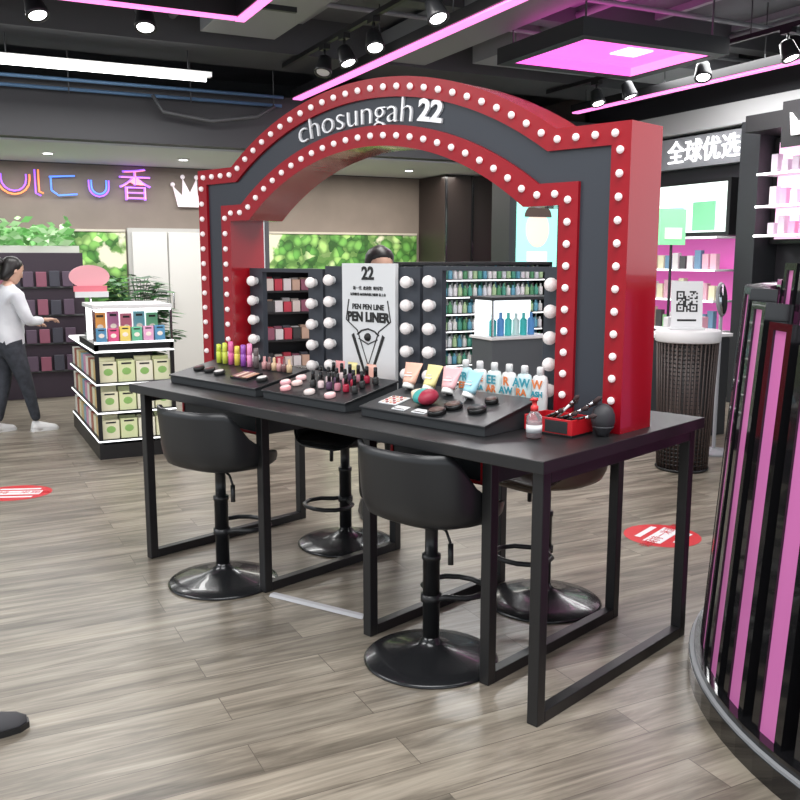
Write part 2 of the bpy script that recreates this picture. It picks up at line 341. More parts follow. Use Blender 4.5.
# ================================================================ TRAYS
def tray(y0,y1,x0=.15,x1=.47,hf=.035,hb=.10):
    b=MB();h0=H+.0008;b.prism([(x0,h0),(x1,h0),(x1,H+hb),(x0,H+hf)],'y',y0,y1,BLKM)
    sl=math.atan2(hb-hf,x1-x0)
    b.prism([(x0-.008,H+hf),(x1+.005,H+hb),(x1+.005,H+hb+.008),(x0-.008,H+hf+.008)],'y',y0-.006,y1+.006,BLKP)
    b.build('cosmetics_display_tray',FT,.002)
    def S(u,y):
        x=x0+u*(x1-x0);return (x,y,H+hf+.0095+u*(hb-hf))
    return S,sl
S1,sl=tray(1.76,2.50);S2,_=tray(1.13,1.70);S3,_=tray(.37,1.03)
RY=lambda p:Matrix.Translation(p)@Matrix.Rotation(-sl,4,'Y')
def sqtube(p,col,cap,h=.14,w=.032,tilt=-.2,yaw=0,name='cosmetic_tube'):
    b=MB();m=cm('tube_%02d%02d%02d'%tuple(int(c*99) for c in col),col,.35);mc=cm('cap_%02d%02d%02d'%tuple(int(c*99) for c in cap),cap,.3)
    b.lathe([(w*.5,0),(w*.52,.004),(w*.5,.02)],mc,(0,0,0),16)
    R=[]
    for k in range(8):
        t=k/7;rx=w*.5*(1-t)+.003*t;ry=w*.6*(1-t)+w*.95*t
        R.append([(rx*math.cos(a*pi/8),ry*math.sin(a*pi/8),.02+(h-.02)*t) for a in range(16)])
    b.loft(R,m)
    b.box(-w*.42,-w*.33,-w*.4,w*.4,h*.42,h*.47,WHT);b.box(-w*.36,-w*.28,-w*.25,w*.25,h*.55,h*.58,WHT)
    F=FT@Matrix.Translation(p)@Matrix.Rotation(yaw,4,'Z')@Matrix.Rotation(tilt,4,'Y')
    return b.build(name,F)
PK=(.85,.36,.36);YL=(.86,.76,.34);LB=(.38,.68,.78);LP=(.88,.48,.50)
for p,c,yw in ((S3(.70,.975),(.86,.50,.38),.1),(S3(.70,.86),YL,-.1),(S3(.70,.75),LP,.15),(S3(.66,.63),LB,-.15)): sqtube((p[0],p[1],p[2]+.010),c,(.85,.85,.82),.115,.050,.42,yw)
for y,c in ((1.59,PK),(1.50,YL),(1.37,(.9,.5,.4))): sqtube((.54,y,H+.001),c,(.85,.85,.82),.155,.036,.0,0)
b=MB();M=RY(S3(.30,.93));b.box(-.045,.045,-.05,.05,0,.004,PAPER,M)
for i in range(4):
    for j in range(4): b.cyl((-.032+.021*i,-.034+.022*j,.004),.007,.004,cm('swatch%d'%((i+j)%4),[(.5,.1,.1),(.7,.4,.3),(.3,.12,.1),(.8,.6,.5)][(i+j)%4]),10,M)
b.build('swatch_card',FT)
def compact(S,u,y,c1,c2,r=.033,name='powder_compact',h=.018):
    b=MB();M=RY(S(u,y));b.lathe([(r*.92,0),(r,.004),(r,h-.004),(r*.93,h)],cm('cmp_%02d%02d%02d'%tuple(int(c*99) for c in c1),c1,.25),(0,0,0),22,M)
    b.lathe([(r*.8,h),(r*.78,h+.002)],cm('cmp_%02d%02d%02d'%tuple(int(c*99) for c in c2),c2,.4),(0,0,0),22,M);b.build(name,FT)
compact(S3,.52,.85,(.85,.72,.52),(.9,.8,.62),.034,h=.03)
b=MB();M=RY(S3(.36,.765))
for q,c in ((-1,(.35,.02,.05)),(1,(.05,.35,.33))): b.ball((0,q*.014,.031),.05,cm('puff%d'%q,c,.5),18,10,M,(1,.75,.62))
b.build('powder_puff_case',FT)
for u,y in ((.36,.62),(.36,.50),(.68,.51),(.12,.64)): compact(S3,u,y,(.01,.01,.01),(.10,.06,.05) if y>.5 else (.02,.02,.02),.038 if u<.6 else .028)
for y in (.83,.72): 
    b=MB();M=RY(S3(.1,y));b.box(-.02,.02,-.035,.035,0,.003,PAPER,M);b.box(-.014,-.008,-.028,.028,.003,.004,INK,M);b.build('label_card',FT)
b=MB()
random.seed(3)
for r in range(3):
    for k in range(6):
        p=S2(.35+.2*r,1.19+.056*k+.02*(r%2));b.lathe([(.013,0),(.015,.004),(.015,.03),(.008,.036)],cm('polish%d'%(k%5),[(.03,.03,.03),(.4,.02,.05),(.5,.2,.25),(.1,.05,.1),(.75,.6,.6)][(k+r)%5],.1),p,12)
        b.lathe([(.009,.036),(.0085,.075),(.006,.078)],BLKG,p,12)
b.build('nail_polish_bottles',FT)
for u,y,c in ((.3,1.65,(.9,.45,.5)),(.55,1.63,(.92,.6,.6)),(.10,1.57,(.85,.4,.42)),(.34,1.58,(.88,.65,.6)),(.10,1.40,(.8,.7,.66)),(.1,1.26,(.85,.5,.5))): compact(S2,u,y,c,(.95,.75,.75),.026,'blush_compact')
b=MB();cols=[(.65,.75,.08),(.7,.8,.1),(.8,.15,.4),(.85,.7,.1),(.35,.1,.5),(.9,.3,.55),(.15,.12,.12)]
for k in range(7):
    p=S1(.75,2.40-.055*k);b.lathe([(.014,0),(.015,.06),(.012,.062),(.014,.064),(.013,.10+.01*(k%3)),(.005,.103+.01*(k%3))],cm('masc%d'%k,cols[k],.3),p,12)
b.build('mascara_tubes',FT)
b=MB()
for k in range(6):
    p=S1(.75,2.0-.04*k);b.lathe([(.014,0),(.015,.035),(.007,.04),(.007,.065)],cm('bott%d'%(k%3),[(.6,.3,.3),(.2,.1,.1),(.7,.5,.3)][k%3],.2),p,12)
b.build('lip_gloss_bottles',FT)
b=MB();M=RY(S1(.35,1.98));b.box(-.05,.05,-.07,.07,0,.012,BLKG,M)
for j in range(5): b.box(-.04,.035,-.062+.026*j,-.04+.026*j,.012,.014,cm('shadow%d'%j,[(.55,.3,.2),(.7,.5,.4),(.3,.12,.1),(.8,.6,.5),(.4,.2,.2)][j],.6),M)
b.build('eyeshadow_palette',FT)
for u,y in ((.35,2.40),(.35,2.30),(.3,2.19),(.3,1.83)): compact(S1,u,y,(.02,.02,.02),(.12,.05,.05) if y>2.2 else (.8,.78,.75),.03)
OR=cm('print_orange',(.85,.25,.08));TE=cm('print_teal',(.05,.35,.45))
for k,(t1,t2,col) in enumerate([('FR','EE',(.50,.74,.78)),('FREE','CLEA',(.80,.82,.82)),('EE','AR',(.72,.82,.80)),('R','AW',(.82,.83,.82)),('AW','RA',(.60,.78,.80)),('W','ASH',(.82,.83,.83))]):
    y=.81-.078*k;b=MB();p=(.565,y,H+.001)
    b.loft([[(p[0]+a*math.cos(t*pi/8),p[1]+c*math.sin(t*pi/8),p[2]+z) for t in range(16)] for a,c,z in ((.020,.033,0),(.022,.035,.008),(.022,.036,.165),(.019,.03,.182),(.012,.014,.188))],cm('bottle_body%d'%k,col,.3))
    b.lathe([(.015,.186),(.015,.215),(.012,.22)],WHT,p,14)
    TMk=lambda z:Matrix(((0,0,-1,p[0]-.0235),(-1,0,0,y),(0,1,0,z),(0,0,0,1)))
    b.text(t1,.034 if len(t1)>2 else .050,OR if k%2 else TE,TMk(H+.150),.001,.001);b.text(t2,.030 if len(t2)>2 else .04,TE if k%2 else OR,TMk(H+.112),.001,.001)
    b.build('cleanser_bottle',FT)
b=MB();x0,x1,y0,y1=.36,.50,.13,.345;h0=H+.001
b.box(x0,x1,y0,y1,h0,H+.008,BLK)
for d in ((x0,x0+.006,y0,y1),(x1-.006,x1,y0,y1),(x0+.006,x1-.006,y0,y0+.006),(x0+.006,x1-.006,y1-.006,y1)): b.box(*d,H+.008,H+.065,REDM)
b.box(x0-.002,x0,y0+.02,y0+.12,H+.012,H+.058,BLKM);b.box(x0+.006,x1-.006,y0+.006,y0+.10,H+.008,H+.05,BLKM)
b.build('brush_caddy',FT,.001)
b=MB()
for k in range(9):
    q=Vector((.40+.01*(k%4),.28-.012*k,H+.055));e=q+Vector((.03*math.sin(k*1.3)+.02,-.07-.008*k,.035+.02*(k%4)))
    b.tube([q,q.lerp(e,.6)],[.004,.005],[BLKG,cm('wood_handle',(.5,.3,.15)),BLKP,WHT][k%4],8);b.tube([q.lerp(e,.6),q.lerp(e,.75)],.006,CHROME,8)
    b.tube([q.lerp(e,.75),q.lerp(e,.92),e],[.006,.010,.002],cm('bristles',(.05,.03,.03),.9),8)
b.build('makeup_brushes',FT)
b=MB();b.lathe([(.022,0),(.026,.012),(.038,.03),(.044,.055),(.043,.08),(.034,.103),(.018,.117),(.002,.121)],mat('black_sponge',(.03,.03,.034),.6),(.48,.075,H+.001),24);b.lathe([(.0395,.032),(.0405,.036),(.0395,.04)],DGRY,(.48,.075,H+.001),24);b.build('egg_makeup_sponge',FT)
b=MB();p=(0,0,0);CL=mat('clear_plastic',(.9,.92,.95),.08,trans=.85)
b.lathe([(.024,0),(.029,.004),(.029,.08),(.014,.098),(.012,.104)],CL,p,18);b.lathe([(.0245,.003),(.0245,.06)],mat('pink_liquid',(.8,.45,.45),.1,trans=.6),p,18)
b.lathe([(.0295,.022),(.0295,.05)],PAPER,p,18);b.lathe([(.014,.10),(.014,.118),(.009,.12),(.009,.138),(.013,.138),(.013,.148)],cm('red_pump',(.7,.04,.04),.3),p,14);b.tube([(0,0,.143),(-.025,0,.143)],.004,cm('red_pump',(0,0,0)),6)
b.build('spray_bottle',FT@Matrix.Translation((.27,.235,H+.001)))
# ================================================================ STOOLS
def stool(x,y,rot,col=BLKP,seatz=.615):
    b=MB()
    b.lathe([(.27,0),(.272,.006),(.262,.014),(.20,.026),(.11,.045),(.055,.065),(.036,.085),(.033,.10)],BASE,(0,0,0),44)
    b.lathe([(.034,.08),(.034,.42),(.038,.42),(.038,.44),(.026,.44),(.026,seatz-.05),(.09,seatz-.03),(.10,seatz-.012)],BLKP,(0,0,0),20)
    pts=[(.03,0,.26)]+[(.14*math.sin(a),.15-.12*math.cos(a),.26) for a in [pi*.12,pi*.3,pi*.5,pi*.7,pi*.85,pi,pi*1.15,pi*1.3,pi*1.5,pi*1.7,pi*1.88]]+[(-.03,0,.26)]
    b.tube(pts,.012,BLKP,8);b.lathe([(.042,.245),(.042,.275)],BLKP,(0,0,0),16)
    b.tube([(.02,0,seatz-.04),(.11,-.04,seatz-.05),(.14,-.05,seatz-.09)],.006,BLKP,6);b.tube([(.14,-.05,seatz-.09),(.15,-.06,seatz-.17)],.011,BLKP,8)
    def ss(t): t=max(0,min(1,t));return t*t*(3-2*t)
    N=48
    def ring(f,hf,off,dz):
        R=[]
        for i in range(N):
            al=-pi+2*pi*i/N;e=abs(al)
            h=.285-.215*ss((e-.85)/1.0)-.10*ss((e-1.9)/1.0)
            sx=math.sin(al);cy_=math.cos(al);k=2/2.9
            X=(.252*f+off)*math.copysign(abs(sx)**k,sx);Y=-(.215*f+off)*math.copysign(abs(cy_)**k,cy_)
            Z=seatz+h*hf+dz
            Y-=.03*max(0,hf)*ss((1.4-e)/1.4)
            R.append((X,Y,Z))
        return R
    spec=[(.01,0),(.35,0),(.62,.005),(.80,.02),(.91,.07),(.975,.18),(1.0,.36),(1.01,.62),(1.02,.88),(1.02,1.0)]
    rings=[ring(f,hf,0,0) for f,hf in spec]+[ring(f,hf,.014,-.014 if hf<.1 else (-.006 if hf<.5 else 0)) for f,hf in spec[::-1]]
    b.loft(rings,col,True,True)
    F=FT@Matrix.Translation((x,y,0))@Matrix.Rotation(rot,4,'Z')
    b.build('bar_stool',F)
stool(.08,1.97,-pi/2+.14);stool(.15,.63,-pi/2+.02)
stool(.92,1.98,pi/2+.15);stool(.97,.66,pi/2-.1,mat('tan_seat',(.13,.09,.06),.45))
b=MB();d=Vector((.12,-.52,0));nrm=Vector((.52,.12,0)).normalized()*.026;p0=Vector((.13,1.64,.001))
b.add([p0-nrm,p0+nrm,p0+d+nrm,p0+d-nrm]+[q+Vector((0,0,.01)) for q in (p0-nrm*.5,p0+nrm*.5,p0+d+nrm*.5,p0+d-nrm*.5)],[(0,3,2,1),(4,5,6,7),(0,1,5,4),(1,2,6,5),(2,3,7,6),(3,0,4,7)],mat('pale_grey_plastic',(.5,.5,.52),.5));b.build('cable_cover',FT)
# ================================================================ ROUND COUNTER (right)
cx,cy=2.62,2.90
def ringwall(b,r0,r1,z0,z1,m,n=96):
    R=[]
    for r,z in ((r0,z0),(r1,z0),(r1,z1),(r0,z1)): R.append([(cx+r*math.cos(2*pi*i/n),cy+r*math.sin(2*pi*i/n),z) for i in range(n)])
    R.append(R[0]);b.loft(R,m,False,False)
b=MB();ringwall(b,1.2,1.545,0,.075,BLKG);ringwall(b,1.3,1.54,.075,.085,MGRY);ringwall(b,1.3,1.525,.085,.11,BLKG);ringwall(b,1.15,1.24,.11,1.30,BLKG)
def slat(phi,r,w,d,z1,fr=.034):
    M=Matrix.Translation((cx,cy,0))@Matrix.Rotation(phi,4,'Z')@Matrix.Translation((r,0,.11))@Matrix.Rotation(-.062,4,'Y');z1-=.11
    b.box(-d,0,-w/2,-w/2+fr,0,z1,BLKG,M);b.box(-d,0,w/2-fr,w/2,0,z1,BLKG,M)
    b.box(-d,-.008,-w/2+fr,w/2-fr,0,z1-.025,PINKS,M)
    b.box(-d,0,-w/2+fr,w/2-fr,z1-.025,z1,BLKG,M)
n=44
for i in range(n):
    phi=2*pi*i/n+.05
    d=phi-pi
    zo=min(1.5,max(1.1,1.42-.40*d))
    slat(phi,1.50,.155,.09,zo)
    phi2=phi+pi/n;d2=phi2-pi
    slat(phi2,1.385,.15,.07,min(1.80,max(1.5,1.655+.42*d2)))
b.build('round_slatted_counter',FW)
# ================================================================ LEFT DISPLAY GONDOLA
def products(b,x0,x1,y,z,h,pal,w=.07,d=.05,gap=.012,face=None,M=None,kind='box'):
    x=x0;i=0
    while x+w<=x1+1e-4:
        c=pal[i%len(pal)];hh=h*random.uniform(.85,1);m=cm('pk_%02d%02d%02d'%tuple(int(q*99) for q in c),c,.4)
        if kind=='box':
            b.box(x,x+w,y,y+d,z,z+hh,m,M)
            if face:
                b.ball((x+w*.5,y-.001,z+hh*.5),w*.28,face,12,6,M,(1,.02,.8));b.box(x+w*.2,x+w*.8,y-.002,y,z+hh*.84,z+hh*.92,INK,M)
        else:
            b.lathe([(w*.42,0),(w*.45,.01),(w*.45,hh*.68),(w*.2,hh*.76),(w*.2,hh*.98)],m,(x+w/2,y+d/2,z),10,M)
        x+=w+gap;i+=1
b=MB();X0,X1,Y0,Y1=1.00,1.62,7.35,9.0
b.box(X0,X1,Y0,Y1,0,.12,BLK);b.box(X0+.14,X1-.14,Y0+.16,Y1,.12,.9,BLKM)
for x in (X0,X1-.03): b.box(x,x+.03,Y0,Y0+.03,.12,.92,BLK)
FAC=cm('pack_face',(.30,.55,.16))
for z in (.14,.37,.60,.86):
    b.box(X0,X1,Y0,Y1,z,z+.02,WHT if z>.8 else BLK);b.box(X0,X1,Y0-.004,Y0,z,z+.012,LED2)
    b.box(X0-.004,X0,Y0,Y1,z,z+.012,LED2)
    if z<.8:
        pal=[(.90,.88,.62),(.80,.86,.50),(.92,.90,.72),(.85,.86,.58)]
        products(b,X0+.035,X1-.02,Y0+.03,z+.02,.17,pal,.13,.06,.012,FAC)
        products(b,X0+.035,X1-.02,Y0+.10,z+.02,.20,pal[:2],.13,.05,.012)
        yv=Y0+.14;k=0
        while yv<Y1-.15:
            c=[(.75,.55,.25),(.86,.84,.6),(.45,.15,.1),(.9,.88,.8),(.75,.35,.5),(.3,.5,.6)][k%6];b.box(X0+.02,X0+.08,yv,yv+.13,z+.02,z+.17,cm('sp%d'%(k%6),c));yv+=.15;k+=1
b.box(X0,X1,Y0+.0,Y0+.9,.88,.93,BLK);b.box(X0+.02,X1-.02,Y0+.5,Y0+.55,.93,1.22,LED2);b.box(X0,X1,Y0,Y0+.6,1.205,1.235,WHT);b.box(X0+.01,X1-.01,Y0+.01,Y0+.04,1.19,1.20,LED);b.box(X0,X1,Y0-.01,Y0,.93,.945,LED2)
for x in (X0,X1-.02): b.box(x,x+.02,Y0+.02,Y0+.04,.93,1.2,CHROME)
products(b,X0+.03,X1-.02,Y0+.08,.93,.13,[(.1,.3,.5),(.75,.1,.25),(.85,.65,.15),(.15,.5,.3),(.8,.4,.6)],.08,.06,.012,cm('face_print',(.9,.8,.7)))
products(b,X0+.05,X1-.02,Y0+.3,.93,.24,[(.9,.4,.1),(.55,.2,.4),(.7,.2,.3),(.2,.5,.6),(.2,.55,.3)],.09,.05,.015,cm('face_print',(0,0,0)))
b.build('illuminated_product_gondola',FS,.002)
b=MB()
el=[(.17*math.cos(a*pi/16),.10*math.sin(a*pi/16)) for a in range(32)]
b.prism([(1.12+p,1.44+q) for p,q in el],'y',8.30,8.33,cm('pink_oval',(.80,.38,.42),.4,.1));b.box(.98,1.26,8.28,8.3,1.31,1.36,cm('pink_label',(.8,.2,.25)));b.box(.99,1.27,8.27,8.3,1.26,1.31,PAPER);b.tube([(1.12,8.33,.885),(1.12,8.33,1.35)],.012,CHROME);b.build('pink_oval_sign',FS)
def plant(x,y,z,h,spread,n,lw=.035,pot=True,pr=.12,seed=1,col=(.04,.16,.03)):
    random.seed(seed);b=MB();g=[cm('leaf%d_%d'%(seed,k),tuple(c*(.7+.5*k) for c in col),.5) for k in range(3)]
    z0=z
    if pot: b.lathe([(pr*.7,0),(pr,.22),(pr*1.05,.24),(pr*.9,.24),(pr*.85,.2)],WHT if seed%2 else BLKM,(x,y,z),18);z0=z+.2
    for i in range(n):
        an=random.uniform(0,2*pi);L=spread*random.uniform(.5,1);hh=h*random.uniform(.45,1);m=random.choice(g);P=[]
        for k in range(8):
            t=k/7;P.append(Vector((x+L*t**1.3*math.cos(an),y+L*t**1.3*math.sin(an),z0+hh*(1.6*t-.75*t*t))))
        b.tube(P,.004,m,5)
        sd=Vector((-math.sin(an),math.cos(an),0))
        for k in range(2,8):
            for s in (-1,1):
                q=P[k];e=q+sd*s*lw*3.2*math.sin(pi*k/8.5)+Vector((math.cos(an),math.sin(an),-.25))*lw*1.8
                w=(e-q).cross(Vector((0,0,1))).normalized()*lw*.8;mm=q.lerp(e,.45)
                b.add([q,mm+w,e,mm-w],[(0,1,2,3)],m)
    b.build('potted_plant',FS)
plant(1.80,9.7,0,1.46,.38,90,.06,seed=2,col=(.03,.12,.03))
plant(.15,10.0,0,1.15,.45,40,.06,seed=4)
b=MB();b.box(-.6,1.42,11.0,11.5,0,1.66,mat('plum_black',(.04,.026,.04),.5))
for z in (.3,.62,.94,1.26): b.box(-.58,1.40,10.97,11.0,z,z+.02,DGRY);products(b,-.5,1.35,10.93,z+.02,.18,[(.12,.08,.12),(.3,.1,.15),(.06,.06,.08)],.11,.04,.03)
b.build('dark_back_shelving',FS,.004)
b=MB();random.seed(9)
for i in range(420):
    c=Vector((random.uniform(-.4,1.35),random.uniform(11.05,11.45),1.76+abs(random.gauss(0,.11))));a=random.uniform(0,6.28);s=random.uniform(.05,.09)
    d=Vector((math.cos(a),math.sin(a)*.4,random.uniform(-.3,.6))).normalized()*s;w=d.cross(Vector((.1,1,.2))).normalized()*s*.45
    b.add([c-d,c+w,c+d,c-w],[(0,1,2,3)],cm('ivy%d'%(i%3),[(.12,.36,.09),(.25,.52,.2),(.42,.65,.35)][i%3]))
b.box(-.5,1.4,11.1,11.4,1.661,1.74,cm('planter_white',(.6,.62,.55)))
b.build('planter_foliage',FS)
b=MB()
NP=cm('neon_violet',(.35,.12,1),.4,1.1);NO=cm('neon_orange',(1,.25,.08),.4,1.1);NB=cm('neon_blue',(.1,.25,1),.4,1.1);NK=cm('neon_pink',(1,.3,.35),.4,1.0)
def ne(pts,m): b.tube([(x,11.93,z) for x,z in pts],.011,m,6)
def uarc(x0,x1,zt,zb,m): ne([(x0,zt)]+[((x0+x1)/2-(x1-x0)/2*math.cos(pi*k/8),zb+(x1-x0)/2*(1-math.sin(pi*k/8))) for k in range(9)]+[(x1,zt)],m)
uarc(.62,.98,2.60,2.36,NO);uarc(.66,.94,2.60,2.40,NP);ne([(1.04,2.66),(1.04,2.38),(1.10,2.35)],NP);ne([(1.08,2.66),(1.08,2.40),(1.13,2.38)],NO)
ne([(1.2,2.58),(1.5,2.60)],NB);ne([(1.22,2.42),(1.30,2.36),(1.52,2.38)],NB);ne([(1.22,2.58),(1.22,2.42)],NB)
uarc(1.66,1.90,2.56,2.36,NP);uarc(1.69,1.87,2.56,2.39,NB)
TX=lambda x,z:Matrix(((1,0,0,x),(0,0,-1,11.93),(0,1,0,z),(0,0,0,1)))
b.text('香',.44,NP,TX(2.22,2.49),.01,-.004);b.text('香',.42,NK,TX(2.23,2.49),.014,-.010)
b.build('neon_sign',FS)
b=MB();CR=cm('crown_white',(.8,.72,.76),.4,.4)
cxr,cz=2.92,2.42
b.prism([(cxr-.16,cz-.16),(cxr+.16,cz-.16),(cxr+.22,cz+.1),(cxr+.1,cz-.02),(cxr+.09,cz+.2),(cxr,cz+.02),(cxr-.09,cz+.2),(cxr-.1,cz-.02),(cxr-.22,cz+.1)],'y',11.93,11.96,CR)
for dx,dz in ((-.22,.12),(-.09,.22),(.09,.22),(.22,.12)): b.ball((cxr+dx,11.94,cz+dz),.03,CR,10,7)
b.build('crown_sign',FS)
# ================================================================ BEHIND-ARCH SHELVES
random.seed(5)
def shelf_unit(x0,x1,y0,dep,h,levels,pal,name,kind='box',w=.06,back=BLKM,led=True,ph=.14,gap=.012):
    b=MB();b.box(x0,x1,y0+dep-.03,y0+dep,0,h,back);b.box(x0,x0+.03,y0,y0+dep,0,h,BLK);b.box(x1-.03,x1,y0,y0+dep,0,h,BLK);b.box(x0,x1,y0,y0+dep,0,.1,BLK);b.box(x0,x1,y0,y0+dep,h-.03,h,BLK)
    for z in levels:
        b.box(x0+.03,x1-.03,y0+.02,y0+dep,z,z+.02,BLK)
        if led: b.box(x0+.03,x1-.03,y0+.015,y0+.02,z,z+.012,LED2)
        random.shuffle(pal);products(b,x0+.05,x1-.04,y0+.06,z+.02,ph,pal,w,.05,gap,None,None,kind)
        random.shuffle(pal);products(b,x0+.07,x1-.04,y0+.16,z+.02,ph*1.15,pal,w,.05,gap,None,None,kind)
    return b.build(name,FS,.002)
shelf_unit(2.25,3.2,8.0,.35,1.50,(.3,.56,.82,1.08,1.28),[(.55,.05,.08),(.6,.4,.3),(.05,.05,.05),(.7,.6,.55),(.3,.1,.15),(.1,.1,.12),(.75,.7,.7)],'cosmetics_shelf',w=.075,led=False,ph=.11)
shelf_unit(4.0,6.0,8.2,.35,1.56,(.28,.46,.64,.82,1.00,1.18,1.36),[(.10,.42,.30),(.85,.88,.84),(.12,.38,.18),(.9,.9,.9),(.15,.45,.6),(.5,.72,.4),(.8,.85,.88)],'skincare_shelf','b',w=.055,back=mat('shelf_back_grey',(.20,.22,.24),.5),ph=.13,gap=.006)
b=MB();b.box(4.40,5.05,6.9,7.25,0,.86,mat('graphite_cabinet',(.10,.11,.12),.4));b.box(4.38,5.07,6.88,7.27,.86,.885,WHT);b.box(4.42,5.03,7.21,7.24,.885,1.22,LED2);b.box(4.38,5.07,6.88,7.27,1.22,1.25,BLKM)
for x in (4.40,5.03): b.box(x,x+.02,6.90,6.92,.885,1.22,CHROME)
products(b,4.44,5.02,6.98,.886,.24,[(.05,.5,.5),(.1,.3,.65),(.08,.6,.55),(.6,.8,.8)],.075,.07,.01,None,None,'b')
b.build('illuminated_serum_display_case',FS,.003)
shelf_unit(5.2,5.55,6.9,.35,1.0,(.3,.56),[(.3,.3,.3),(.6,.2,.3)],'low_shelf',w=.07)
b=MB();b.box(6.15,6.95,9.3,9.7,0,2.78,BLKM);b.box(6.25,6.85,9.28,9.3,1.3,2.35,cm('mint_poster',(.35,.85,.75),.4,.6))
el=[(.17*math.cos(a*pi/14)+6.55,.22*math.sin(a*pi/14)+1.95) for a in range(28)];b.prism(el,'y',9.272,9.28,cm('face_skin_print',(.9,.7,.6),.5,.3))
el=[(.2*math.cos(a*pi/14)+6.55,.16*math.sin(a*pi/14)+2.1) for a in range(0,15)];b.prism(el,'y',9.266,9.272,cm('hair_print',(.08,.05,.04),.5))
b.box(6.4,6.7,9.275,9.28,1.32,1.68,cm('white_print',(.9,.95,.95),.5,.3));b.build('column_with_poster_lightbox',FS)
# ================================================================ RIGHT WALL FITTINGS
def RM(y,z,x=8.0): return Matrix(((0,0,-1,x),(-1,0,0,y),(0,1,0,z),(0,0,0,1)))
b=MB();b.box(7.97,8.09,7.28,9.2,2.66,3.02,mat('sign_fascia_grey',(.33,.34,.36),.5));b.text('全球优选',.285,cm('sign_white',(1,1,1),.4,1.6),RM(8.03,2.83,7.965),.01,.001);b.build('overhead_sign',FS)
bx('trim_4',(7.9,8.09,3.3,10.2,3.06,3.3,),mat('pale_fascia',(.55,.55,.55),.6))
b=MB();b.box(7.95,8.09,7.55,8.95,1.86,2.5,BLK);b.box(7.94,7.95,7.6,8.9,1.9,2.46,cm('photo_lightbox',(.80,.92,.86),.4,.9));b.box(7.93,7.94,7.75,8.1,1.92,2.25,cm('photo_green',(.2,.55,.3),.4,.5));b.box(7.93,7.94,8.25,8.7,1.92,2.2,cm('photo_teal',(.4,.7,.6),.4,.5));b.build('wall_lightbox',FS)
random.seed(11)
b=MB()
b.box(7.7,8.09,7.5,9.6,0,.75,BLK);b.box(8.06,8.09,7.5,9.6,.75,1.85,cm('magenta_backlight',(.65,.14,.45),.4,.5))
for z in (.75,1.1,1.45,1.82):
    b.box(7.72,8.06,7.5,9.6,z,z+.025,WHT);b.box(7.71,7.72,7.5,9.6,z,z+.02,LED2)
    if z<1.8:
        y=7.55
        while y<9.5:
            c=random.choice([(.85,.8,.8),(.3,.65,.3),(.85,.5,.6),(.2,.35,.5),(.9,.85,.6),(.1,.1,.1)]);h=random.uniform(.14,.24);b.box(7.78,7.84,y,y+.09,z+.025,z+.025+h,cm('rw_%d'%int(c[0]*99+c[1]*9),c));y+=.12
b.build('wall_product_shelving',FS,.002)
b=MB();b.lathe([(.14,0),(.13,.02),(.015,.03)],BLK,(7.0,7.44,0),20)
b.tube([(7.0,7.44,.02),(7.0,7.44,1.8)],.015,BLK);b.box(6.82,7.18,7.42,7.46,1.74,2.12,cm('green_panel',(.25,.75,.35),.4,.5));b.box(6.88,7.12,7.412,7.42,1.80,1.92,cm('palegreen',(.75,.95,.7),.4,.4));b.build('green_floor_sign',FS,.003)
b=MB();b.box(7.75,8.09,7.0,7.26,0,3.04,BLKM);b.build('black_column',FS,.004)
b=MB();b.box(7.95,8.09,5.2,6.98,1.75,2.85,BLK);b.box(7.93,7.95,5.3,6.9,1.8,2.8,cm('pink_backlight',(1,.62,.84),.4,1.0))
for z in (1.82,2.12,2.45): 
    b.box(7.65,7.93,5.25,6.92,z,z+.02,WHT);b.box(7.64,7.65,5.25,6.92,z,z+.02,LED)
    y=5.3
    while y<6.85: b.box(7.72,7.80,y,y+.08,z+.02,z+.02+random.uniform(.12,.2),cm('up%d'%random.randint(0,3),[(.9,.8,.85),(.85,.4,.6),(.7,.6,.7),(.95,.9,.9)][random.randint(0,3)]));y+=.13
b.box(7.5,8.09,5.2,6.98,2.88,3.05,BLK)
b.box(7.6,8.09,5.2,6.98,0,1.3,BLK);b.build('pink_lit_wall_cabinet',FS,.003)
b=MB();b.prism([(6.02,2.78),(6.35,2.78),(6.38,3.0),(6.27,2.88),(6.19,3.04),(6.10,2.88),(6.00,3.0)],'x',7.44,7.48,WHT);b.box(7.48,7.5,5.9,6.5,2.68,3.12,BLK);b.build('crown_logo_sign',FS)
def woven():
    m=mat('black_woven_mesh',(.02,.018,.016),.5);L=m.node_tree.links.new;bb=m.node_tree.nodes['Principled BSDF']
    tc=nn(m,'ShaderNodeTexCoord');ck=nn(m,'ShaderNodeTexBrick');ck.inputs['Scale'].default_value=14;ck.inputs['Color1'].default_value=(.012,.01,.01,1);ck.inputs['Color2'].default_value=(.05,.035,.03,1);ck.inputs['Mortar'].default_value=(.14,.11,.1,1)
    L(tc.outputs['Object'],ck.inputs['Vector']);L(ck.outputs['Color'],bb.inputs['Base Color']);return m
WV=woven()
b=MB();px,py=4.96,5.05
b.lathe([(.185,0),(.2,.02)],BLK,(px,py,0),32)
b.lathe([(.175,.02),(.2,.5),(.21,.98)],WV,(px,py,0),32)
for k in range(30):
    z=.05+k*.031;b.lathe([(.177+.034*z,z),(.187+.034*z,z+.007),(.177+.034*z,z+.014)],BLK,(px,py,0),32)
for k in range(40):
    a=2*pi*k/40;b.tube([(px+.185*math.cos(a),py+.185*math.sin(a),.02),(px+.222*math.cos(a),py+.222*math.sin(a),.98)],.006,mat('weave_brown',(.07,.05,.045),.5),5)
b.lathe([(.23,.98),(.24,.99),(.24,1.06),(.23,1.07)],WHT,(px,py,0),36)
b.build('woven_pedestal',FS)
b=MB();M=Matrix.Translation((px-.02,py,1.072))@Matrix.Rotation(-SY-.1,4,'Z')
